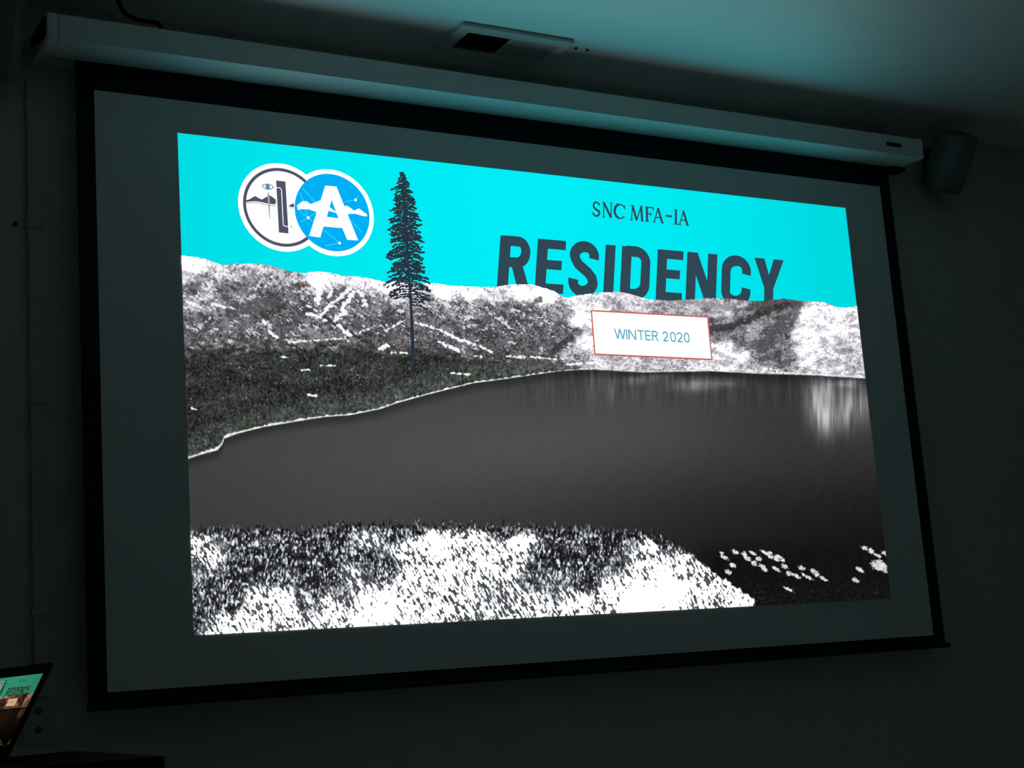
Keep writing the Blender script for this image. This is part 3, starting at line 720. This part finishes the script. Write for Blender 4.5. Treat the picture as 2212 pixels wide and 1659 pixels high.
# ------------------------------------------------------------------ raceway, outlet and nail on the left wall
rc = empty('cable_raceway', (-1.494, YW, 1.2), 'narrow painted cable raceway running down the wall left of the screen', 'raceway')
m = MB(); m.prism([(-1.511, YW-.0005), (-1.511, YW-.012), (-1.508, YW-.014), (-1.480, YW-.014), (-1.477, YW-.012), (-1.477, YW-.0005)], 1.235, 2.79, axis='z')
keep(m.build('channel', M_race), rc)
for z in (2.727, 2.405, 1.954, 1.435):
    m = MB(); m.box(-1.515, -1.473, YW-.0165, YW-.0005, z-.008, z+.008)
    keep(m.build('coupling_clip', M_race, bevel=.002), rc)
ol = empty('wall_outlet', (-1.502, YW, 1.18), 'small wall outlet box at the lower end of the raceway', 'outlet')
m = MB(); m.box(-1.538, -1.466, YW-.010, YW-.0005, 1.125, 1.234)
keep(m.build('cover_plate', M_race, bevel=.003), ol)
for z in (1.203, 1.158):
    m = MB(); m.prism([(-1.502+.010*math.cos(a), z+.009*math.sin(a)) for a in [k*math.pi/8 for k in range(16)]], YW-.0115, YW-.009, axis='y')
    s_ = keep(m.build('socket', M_socket), ol)
m = MB(); m.prism([(-1.541+.006*math.cos(a), 2.405+.006*math.sin(a)) for a in [k*math.pi/6 for k in range(12)]], YW-.012, YW-.0005, axis='y')
o = m.build('wall_hook', M_dark, bevel=.002)
tag(o, 'tiny dark hook on the wall left of the raceway', 'hook')

# ------------------------------------------------------------------ lectern
ZL = 1.110
lec = empty('lectern', (-1.83, -.6, 0), 'black lectern with a flat top carrying the laptop, in front of the wall', 'lectern')
LM = Matrix.Translation((-1.494, -.6, 0)) @ Matrix.Rotation(math.radians(-2.25), 4, 'Z')
def lb(name, *b, bev=.004):
    m = MB(); m.box(*b, 0, LM); return keep(m.build(name, M_lect, bevel=bev), lec)
lb('top', -.66, 0, -.385, .385, ZL-.03, ZL)
lb('side_panel', -.60, -.03, -.355, -.33, .08, ZL-.0305)
lb('side_panel', -.60, -.03, .33, .355, .08, ZL-.0305)
lb('front_panel', -.055, -.03, -.33, .33, .08, ZL-.0305)
lb('shelf', -.58, -.056, -.329, .329, .70, .72)
lb('base', -.62, -.01, -.37, .37, 0, .08)

# ------------------------------------------------------------------ laptop
LY, LT = -1.4389, 0.4886
lr = np.array([math.cos(LY), math.sin(LY), 0.]); ln = np.array([math.sin(LY), -math.cos(LY), 0.])
lup = np.array([0, 0, 1.])*math.cos(LT)-ln*math.sin(LT)
lnorm = ln*math.cos(LT)+np.array([0, 0, 1.])*math.sin(LT)
LW = .286; TRp = np.array([-1.6250, -.5594, 1.2773]); TLp = TRp-lr*LW
hs = LW*SH/SW
lap = empty('laptop', tuple(TRp-lr*LW/2-lup*.18), 'open black laptop on the lectern showing the same slide', 'laptop')
def lidP(a, b, c): return Vector(TLp+lr*a-lup*b+lnorm*c)          # a right, b down, c toward viewer
LMx = Matrix(((lr[0], -lup[0], lnorm[0], TLp[0]), (lr[1], -lup[1], lnorm[1], TLp[1]), (lr[2], -lup[2], lnorm[2], TLp[2]), (0, 0, 0, 1)))
bz, bt, bb = .012, .024, hs+.017
m = MB(); m.box(-bz, LW+bz, -bt, bb, -.0075, -.0012, 0, LMx)
keep(m.build('lid', M_lap, bevel=.0025), lap)
m = MB()
for b in ((-bz+.001, LW+bz-.001, -bt+.001, -.0095), (-bz+.001, LW+bz-.001, hs+.0095, bb-.001), (-bz+.001, 0-.0005, -.0095, hs+.0095), (LW+.0005, LW+bz-.001, -.0095, hs+.0095)):
    m.box(*b, -.0012, .0006, 0, LMx)
keep(m.build('bezel', M_lap), lap)
m = MB(); m.box(-.0005, LW+.0005, -.0095, hs+.0095, -.0012, -.0004, 0, LMx)
keep(m.build('display_panel', M_lap), lap)
hinge = TLp-lup*(bb+.001)
# base lies flat on the lectern in front of the lid
bM = Matrix(((lr[0], ln[0], 0, hinge[0]), (lr[1], ln[1], 0, hinge[1]), (0, 0, 1, ZL), (0, 0, 0, 1)))
zb = max(.008, hinge[2]-ZL)
m = MB(); m.box(-bz, LW+bz, -.004, .205, .0012, min(zb, .013), 0, bM)
keep(m.build('keyboard_base', M_lap, bevel=.003), lap)
m = MB(); m.tube([bM @ Vector((.02, -.002, zb)), bM @ Vector((LW-.02, -.002, zb))], .005)
keep(m.build('hinge', M_lap), lap)
for i in range(4):
    m = MB(); m.box(*((.0, .02) if i % 2 == 0 else (LW-.02, LW)), *((.01, .03) if i < 2 else (.175, .195)), .0002, .0015, 0, bM)
    keep(m.build('rubber_foot', M_dark), lap)
for r_ in range(5):
    nk = 13 if r_ < 4 else 7
    for c_ in range(nk):
        wk = (LW-.02)/nk
        m = MB(); m.box(.01+c_*wk+.0012, .01+(c_+1)*wk-.0012, .018+r_*.0185, .018+r_*.0185+.016, min(zb, .013)-.0005, min(zb, .013)+.0012, 0, bM)
        keep(m.build('key', M_key), lap)
m = MB(); m.box(LW/2-.045, LW/2+.045, .125, .19, min(zb, .013)-.0005, min(zb, .013)+.0004, 0, bM)
keep(m.build('touchpad', M_key), lap)
small = Frame(TLp, lr, -lup, lnorm, LW, .00012)
o = slide(small, lap, 'display_image', tuple(s2l((48, 138, 106))), (.60, .38, .22), (160, (40, 10, 26)), '_on_laptop', (.17, .092, .055))
o['label'] = 'dim warm copy of the slide on the laptop display'
